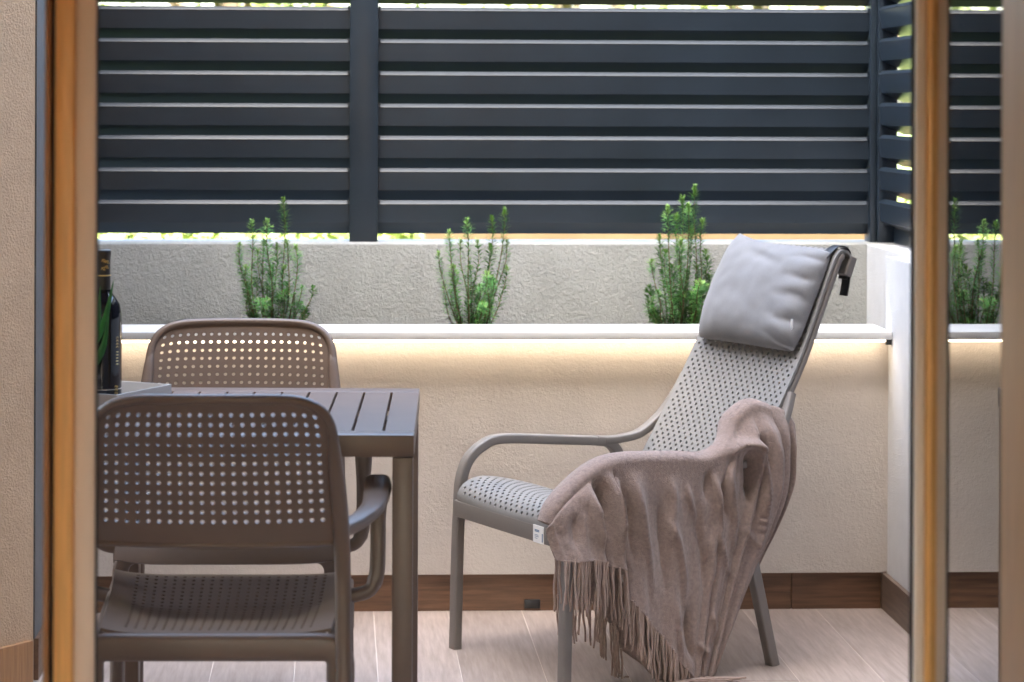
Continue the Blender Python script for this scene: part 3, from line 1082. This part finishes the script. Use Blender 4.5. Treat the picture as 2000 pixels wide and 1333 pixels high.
# ------------------------------------------------------------------ headrest pillow
bk0, bk1 = along(0.775), along(0.965)
E = V((bk1.x - bk0.x, bk1.y - bk0.y, 0)).normalized()     # along the back, in (t, z)
Nf = V((-E.y, E.x, 0))                                     # out of the front of the back
pc = V((0.759, 0.872, 0)) + Nf * 0.004
hp = empty('headrest_pillow', LO, LT, label='plump light grey headrest pillow strapped over the lounge chair top', cat='pillow')


def pillow_pt(a, b, side):
    """a across (far -1 .. near +1), b along the back, side +1 front / -1 rear"""
    x, y = a, b
    pin = 0.015
    X = x * (1 - pin * (1 - y * y) * abs(x) ** 3 * 0.9)
    Yv = y * (1 - pin * 1.5 * (1 - x * x) * abs(y) ** 3)
    th_ = (max(0, 1 - abs(x) ** 3.2)) ** 0.44 * (max(0, 1 - abs(y) ** 2.8)) ** 0.48
    h = (0.068 if side > 0 else 0.006) * th_
    # crumpled near end and soft wrinkles
    f = max(0, (x - 0.45) / 0.55)
    h += 0.028 * th_ ** 0.5 * f ** 1.3 * (abs(math.sin(y * 7.2 + 1.4 * (1 - f) * y + 0.5 + 0.8 * noise.noise(V((x * 3, y * 3, 2))))) ** 0.6 - 0.6) if side > 0 else 0
    f2 = max(0, (-x - 0.72) / 0.28)
    h += 0.003 * f2 * math.sin(y * 12) * th_ if side > 0 else 0
    h += 0.007 * th_ * noise.noise(V((x * 1.6 + 3, y * 1.5, 1.0))) + 0.0025 * th_ * noise.noise(V((x * 5, y * 4, 7)))
    h -= 0.010 * th_ * math.exp(-((y - 0.62 + 0.25 * x) / 0.10) ** 2) * max(0, 1 - (x - 0.05) ** 2 * 4) if side > 0 else 0
    X *= 1 - 0.022 * abs(y) ** 7 * (x > 0)
    Yv *= 1 - 0.03 * abs(x) ** 7 * (x > 0 or y < 0)
    n_ = 0.008 + X * 0.209 * (1 - 0.03 * abs(y) ** 3)
    lift = 0.023 * max(0, -x) ** 2 * max(0, y) ** 2 * 1.2
    droop = 0.006 * (1 - x * x) * (y > 0) * y
    ev = Yv * 0.138 + 0.004 + lift + droop
    q = pc + E * ev + Nf * (h * side)
    return C(q.x, n_ + 0.0, q.y)


bm = bmesh.new()
NX, NY = 72, 48
grid = {}
for side in (1, -1):
    for i in range(NX + 1):
        for j in range(NY + 1):
            edge = i in (0, NX) or j in (0, NY)
            if side == -1 and edge:
                grid[side, i, j] = grid[1, i, j]
                continue
            aa, bb = 2 * i / NX - 1, 2 * j / NY - 1
            aa, bb = math.sin(aa * math.pi / 2), math.sin(bb * math.pi / 2)
            grid[side, i, j] = bm.verts.new(pillow_pt(aa, bb, side))
    for i in range(NX):
        for j in range(NY):
            f = [grid[side, i, j], grid[side, i + 1, j], grid[side, i + 1, j + 1], grid[side, i, j + 1]]
            bm.faces.new(f if side > 0 else f[::-1])
cush = link('cushion', bm, M['pillow'], hp, smooth=180)
md = cush.modifiers.new('s', 'SUBSURF')
md.levels = md.render_levels = 1
bm = bmesh.new()
tq = pillow_pt(0.93, -0.55, 1)
add_box(bm, (tq.x - 0.004, tq.y - 0.006, tq.z - 0.013), (tq.x + 0.001, tq.y - 0.003, tq.z + 0.013))
link('sewn_tag', bm, M['white'], hp)
# strap over the top of the back with its clip, counterweight and loose end
for nn_ in (0.195,):
    bm = bmesh.new()
    pts = crom([C(0.800, nn_, 0.985), C(0.822, nn_, 1.004), C(0.848, nn_, 1.014), C(0.872, nn_, 1.002), C(0.876, nn_, 0.972), C(0.862, nn_, 0.93)], 20)
    add_sweep(bm, pts, (0, 1, 0), 0.032, 0.003, 0.001)
    link('strap', bm, M['black'], hp, smooth=60)
    bm = bmesh.new()
    add_sweep(bm, [C(0.877, nn_ + 0.008, 0.985), C(0.858, nn_ + 0.008, 0.940)], (0, 1, 0), 0.040, 0.024, 0.005)
    link('buckle', bm, M['lounge'], hp, smooth=40)
    bm = bmesh.new()
    add_sweep(bm, crom([C(0.872, nn_ + 0.004, 0.945), C(0.868, nn_ + 0.004, 0.915), C(0.862, nn_ + 0.004, 0.888)], 8), (0, 1, 0), 0.030, 0.004, 0.001)
    link('strap_end', bm, M['black'], hp, smooth=60)

# ------------------------------------------------------------------ blanket over the near armrest
bl = empty('fringed_blanket', LO, LT, label='mauve wool blanket with long fringe draped over the near armrest', cat='blanket')


def smooth01(x):
    x = max(0.0, min(1.0, x))
    return x * x * (3 - 2 * x)


def lerp_tab(tab, s):
    for (a, va), (b, vb) in zip(tab, tab[1:]):
        if s <= b:
            return va + (vb - va) * smooth01((s - a) / (b - a))
    return tab[-1][1]


def cols_to_grid(columns, nplane, ns, nb):
    """columns of pixel polylines on the plane n -> ns x nb points (t, z)"""
    res = []
    for c in columns:
        pts = [V((*px(u, v, nplane), 0)) for u, v in c]
        if len(pts) > 2: pts = crom(pts, 40)
        d = [0.0]
        for a, b in zip(pts, pts[1:]): d.append(d[-1] + (b - a).length)
        out = []
        for k in range(nb):
            x = d[-1] * k / (nb - 1)
            i = 0
            while i < len(d) - 2 and d[i + 1] < x: i += 1
            out.append(pts[i].lerp(pts[i + 1], (x - d[i]) / max(1e-9, d[i + 1] - d[i])))
        res.append(out)
    g = [crom([res[c][k] for c in range(len(res))], ns) for k in range(nb)]
    return [[g[k][s] for k in range(nb)] for s in range(ns)]


MAIN = [
    [(1069, 1022), (1072, 1055), (1078, 1092)],
    [(1082, 988), (1092, 1040), (1104, 1094)],
    [(1108, 955), (1120, 1020), (1134, 1090)],
    [(1140, 925), (1154, 1010), (1164, 1094)],
    [(1162, 909), (1166, 1010), (1172, 1104)],
    [(1184, 898), (1200, 1000), (1206, 1112)],
    [(1208, 891), (1207, 1020), (1214, 1160)],
    [(1245, 887), (1243, 1040), (1240, 1196)],
    [(1295, 886), (1290, 1060), (1279, 1240)],
    [(1340, 886), (1333, 1080), (1310, 1286)],
    [(1386, 886), (1374, 1080), (1338, 1318)],
    [(1424, 862), (1412, 1000), (1388, 1150), (1356, 1326)],
    [(1452, 815), (1455, 940), (1432, 1060), (1404, 1180), (1366, 1324)],
    [(1490, 787), (1498, 900), (1480, 1000), (1440, 1110), (1374, 1320)],
    [(1524, 794), (1525, 880), (1518, 960), (1494, 1050), (1447, 1162), (1381, 1312)],
]
FOLD = [(0, -0.016), (0.5, 0.006), (1.3, 0.018), (2.2, 0.016), (2.9, 0.026), (3.15, 0.016), (3.35, -0.030), (3.9, -0.026), (4.4, 0.000), (4.85, 0.022), (5.15, 0.012), (5.4, -0.028),
        (5.9, -0.022), (6.6, 0.006), (7.0, 0.015), (7.45, -0.006), (7.9, -0.002), (8.5, 0.014), (8.9, -0.002), (9.3, -0.007), (9.75, 0.009), (10.1, -0.004),
        (10.45, 0.012), (10.8, -0.009), (11.1, 0.012), (11.45, 0.004), (11.8, -0.010), (12.15, -0.014), (12.55, 0.022), (12.72, -0.020), (13.1, -0.004), (13.6, 0.012), (14, -0.004)]
RIDGES = [  # creases of the cloth: line on the photograph, width and height in metres
    ([(1420, 877), (1439, 864), (1461, 862), (1480, 871), (1488, 886), (1490, 920), (1490, 957), (1487, 1004), (1475, 1080)], .010, .024),
    ([(1459, 881), (1463, 901), (1465, 939), (1463, 965), (1464, 1000)], .008, -.024),
    ([(1469, 841), (1484, 858), (1491, 870), (1496, 890), (1499, 915), (1497, 950)], .007, -.018),
    ([(1506, 836), (1518, 882), (1519, 939), (1511, 995), (1490, 1050)], .014, .012),
    ([(1382, 892), (1392, 933), (1399, 976), (1403, 1020), (1400, 1055), (1415, 1105), (1440, 1150)], .007, .013),
    ([(1414, 899), (1420, 930), (1427, 986), (1431, 1020), (1428, 1050), (1440, 1100)], .007, .013),
    ([(1384, 898), (1378, 945), (1376, 985)], .009, -.011),
    ([(1405, 930), (1412, 975), (1416, 1030)], .007, -.010),
    ([(1336, 933), (1343, 972), (1354, 1004), (1360, 1040)], .006, .008),
    ([(1295, 1000), (1317, 1062), (1327, 1125), (1330, 1200)], .009, .011),
    ([(1307, 912), (1311, 976), (1306, 1040), (1300, 1120)], .009, .008),
    ([(1147, 950), (1151, 1000), (1156, 1040), (1161, 1085)], .009, .022),
    ([(1157, 954), (1162, 1020), (1168, 1076), (1173, 1112)], .006, -.038),
    ([(1172, 930), (1171, 991), (1176, 1050)], .008, -.014),
    ([(1199, 925), (1201, 972), (1201, 1029), (1203, 1100)], .008, .022),
    ([(1211, 935), (1211, 1047), (1214, 1110), (1216, 1160)], .008, -.028),
    ([(1224, 950), (1227, 1040), (1232, 1120)], .010, -.011),
    ([(1234, 908), (1240, 972), (1249, 1029), (1260, 1110), (1266, 1190)], .012, .016),
    ([(1283, 960), (1288, 1080), (1293, 1180)], .012, -.010),
    ([(1352, 960), (1362, 1040), (1368, 1110), (1362, 1160)], .011, -.010),
    ([(1380, 1030), (1385, 1100), (1380, 1150)], .010, .007),
    ([(1380, 1190), (1387, 1240)], .006, .008),
    ([(1347, 1250), (1375, 1277)], .006, .006),
    ([(1440, 1025), (1485, 1072)], .006, .006),
    ([(1332, 1175), (1333, 1250), (1341, 1300)], .008, -.013),
    ([(1310, 1150), (1312, 1230), (1322, 1290)], .008, .009),
    ([(1110, 1000), (1108, 1080)], .010, -.006),
    ([(1128, 985), (1126, 1085)], .010, .006),
]
GROW = [(0, 0.30), (3, 0.30), (5.5, 0.35), (10, 0.40), (11, 0.12), (14, 0.10)]
NS, NB, NW = 280, 120, 12
g = cols_to_grid(MAIN, 0.285, NS, NB)
gp = np.array([[(p.x, p.y) for p in r_] for r_ in g])
CR = np.zeros(gp.shape[:2])
for poly, wd_, ht in RIDGES:
    pl_ = crom([V((*px(u, v, 0.285), 0)) for u, v in poly], 40)
    best = np.zeros(CR.shape)
    for k, p in enumerate(pl_):
        wk = smooth01(k / 12) * smooth01((39 - k) / 16) if len(poly) < 8 else min(1, 0.15 + k / 5, 0.15 + (39 - k) / 9)
        d2 = (gp[..., 0] - p.x) ** 2 + (gp[..., 1] - p.y) ** 2
        best = np.maximum(best, wk * (1 + 0.55 * d2 / (wd_ * wd_)) ** -1.7)
    CR += 1.45 * ht * best
bm = bmesh.new()
rows = []
edge_main = []
for i in range(NS):
    s = 14 * i / (NS - 1)
    t0, t1 = g[max(0, i - 1)][0], g[min(NS - 1, i + 1)][0]
    tang = (t1 - t0).normalized()
    outn = V((-tang.y, tang.x, 0))
    rowv = []
    back = smooth01((s - 10.6) / 1.2)
    nc = 0.2575 - 0.035 * back
    # inside, over the top, to the outside
    for k in range(8):
        d = 0.085 * (1 - k / 8)
        q = g[i][0] - outn * (0.018 + d)
        rowv.append(C(q.x, nc - 0.030 - 0.004 * math.sin(s * 5 + k), q.y))
    for k in range(NW):
        ph = math.pi * (1 - k / NW)
        q = g[i][0] + outn * (0.018 * math.sin(ph) - 0.018)
        rowv.append(C(q.x, nc + 0.030 * math.cos(ph), q.y))
    for k in range(NB):
        b = k / (NB - 1)
        q = g[i][k] - outn * 0.018 * (1 - smooth01(b * 5))
        gr = smooth01(b / lerp_tab(GROW, s))
        n_ = nc + 0.030 + lerp_tab(FOLD, s) * (0.75 if s < 5.6 else 0.42) * gr + CR[i, k] + 0.030 * b * b + 0.035 * back * gr * 0.9
        n_ += gr * (0.0035 * noise.noise(V((s * 0.8, b * 3.0, 3.0))) + 0.0016 * noise.noise(V((s * 2.1 + b * 2, b * 6.0, 9.0)))
                    + 0.0009 * noise.noise(V((s * 5.5, b * 14.0, 5.0))))
        zz = max(0.006, q.y)
        rowv.append(C(q.x + 0.35 * (lerp_tab(FOLD, s) * gr if s < 5.6 else 0) * 0.2, n_, zz))
    rows.append([bm.verts.new(p) for p in rowv])
    edge_main.append((s, rowv[-1]))
for a, b in zip(rows, rows[1:]):
    for k in range(len(a) - 1):
        bm.faces.new((a[k], a[k + 1], b[k + 1], b[k]))
cloth = link('cloth', bm, M['blanket'], bl, smooth=180)
md = cloth.modifiers.new('s', 'SOLIDIFY')
md.thickness = 0.005
md.offset = 0

# the part that hangs behind the back edge
REAR = [
    [(1500, 790), (1500, 900), (1490, 1000), (1460, 1090)],
    [(1534, 799), (1537, 880), (1528, 975), (1478, 1095)],
    [(1550, 812), (1546, 890), (1538, 965), (1488, 1080)],
    [(1566, 832), (1553, 895), (1547, 955), (1506, 1050), (1464, 1126)],
]
g2 = cols_to_grid(REAR, 0.262, 50, 50)
bm = bmesh.new()
rows = []
for i in range(50):
    s = i / 49
    rows.append([bm.verts.new(C(g2[i][k].x, 0.262 + (0.014 * math.sin(s * 9.5 - 1.2) * smooth01(k / 12) + 0.02 * math.sin(math.pi * min(1, k / 9) / 2) - 0.02) - 0.03 * max(0, s - 0.8), g2[i][k].y)) for k in range(50)])
for a, b in zip(rows, rows[1:]):
    for k in range(49): bm.faces.new((a[k], a[k + 1], b[k + 1], b[k]))
o = link('rear_fold', bm, M['blanket'], bl, smooth=180)
md = o.modifiers.new('s', 'SOLIDIFY')
md.thickness = 0.005

# inner layer, hanging on the seat side of the arm down to the floor
INNER = [
    [(1086, 1060), (1090, 1165)],
    [(1120, 1000), (1130, 1172)],
    [(1160, 960), (1168, 1185)],
    [(1195, 940), (1196, 1225)],
    [(1215, 930), (1208, 1262)],
    [(1250, 930), (1240, 1300)],
    [(1300, 930), (1290, 1335)],
    [(1340, 930), (1345, 1345)],
]
g3 = cols_to_grid(INNER, 0.215, 90, 40)
bm = bmesh.new()
rows = []
edge_in = []
for i in range(90):
    s = 7 * i / 89
    rv = []
    for k in range(40):
        b = k / 39
        rv.append(C(g3[i][k].x, 0.212 + 0.016 * math.sin(s * 4.3) * smooth01(b * 1.5) + 0.07 * smooth01((s - 3.6) / 2) * b * b, max(0.005, g3[i][k].y)))
    rows.append([bm.verts.new(p) for p in rv])
    edge_in.append((s, rv[-1]))
for a, b in zip(rows, rows[1:]):
    for k in range(39): bm.faces.new((a[k], a[k + 1], b[k + 1], b[k]))
o = link('inner_layer', bm, M['blanket'], bl, smooth=180)
md = o.modifiers.new('s', 'SOLIDIFY')
md.thickness = 0.005


def edge_at(edge, s):
    for (a, p), (b, q) in zip(edge, edge[1:]):
        if s <= b: return p.lerp(q, (s - a) / max(1e-9, b - a))
    return edge[-1][1]


def fringe(edge, s0, s1, cnt, ln, seed, slant=0.0, name='fringe'):
    rd = random.Random(seed)
    bm = bmesh.new()
    for k in range(cnt):
        s = s0 + (s1 - s0) * (k + rd.uniform(-0.35, 0.35)) / max(1, cnt - 1)
        s = max(s0, min(s1, s))
        p = edge_at(edge, s) + V((0, rd.uniform(-0.004, 0.004), 0.004))
        L = ln * rd.uniform(0.85, 1.1)
        dx = rd.gauss(slant, 0.035)
        dy = rd.gauss(0, 0.05)
        wob = rd.uniform(-0.0055, 0.0055)
        pts = []
        lay = 0.0
        for i in range(9):
            q = i / 8
            c = p + V((dx * L * q + wob * math.sin(q * math.pi * 1.3) + 0.0015 * math.sin(q * 9 + k), dy * L * q + 0.5 * wob * math.sin(q * 4), -L * q))
            if c.z < 0.005:
                over = 0.005 - c.z
                c.z = 0.005 + 0.003 * (k % 3)
                c.x += over * (0.75 + 0.3 * math.sin(k))
                c.y -= over * 0.35
            pts.append(c)
        add_tube(bm, pts, lambda q: 0.0031 * (1.1 if q < 0.1 else 1.0 - 0.25 * q), 5)
    o = link(name, bm, M['yarn_lit'], bl, smooth=80)
    o['kind'] = 'stuff'


fringe(edge_main, 0.02, 3.2, 24, 0.118, 1)
fringe(edge_main, 3.9, 5.3, 11, 0.125, 2, 0.03)
fringe(edge_main, 5.55, 10.9, 46, 0.115, 3, 0.02)
fringe(edge_in, 0.0, 2.5, 26, 0.100, 4)
fringe(edge_in, 2.5, 4.2, 18, 0.095, 5)
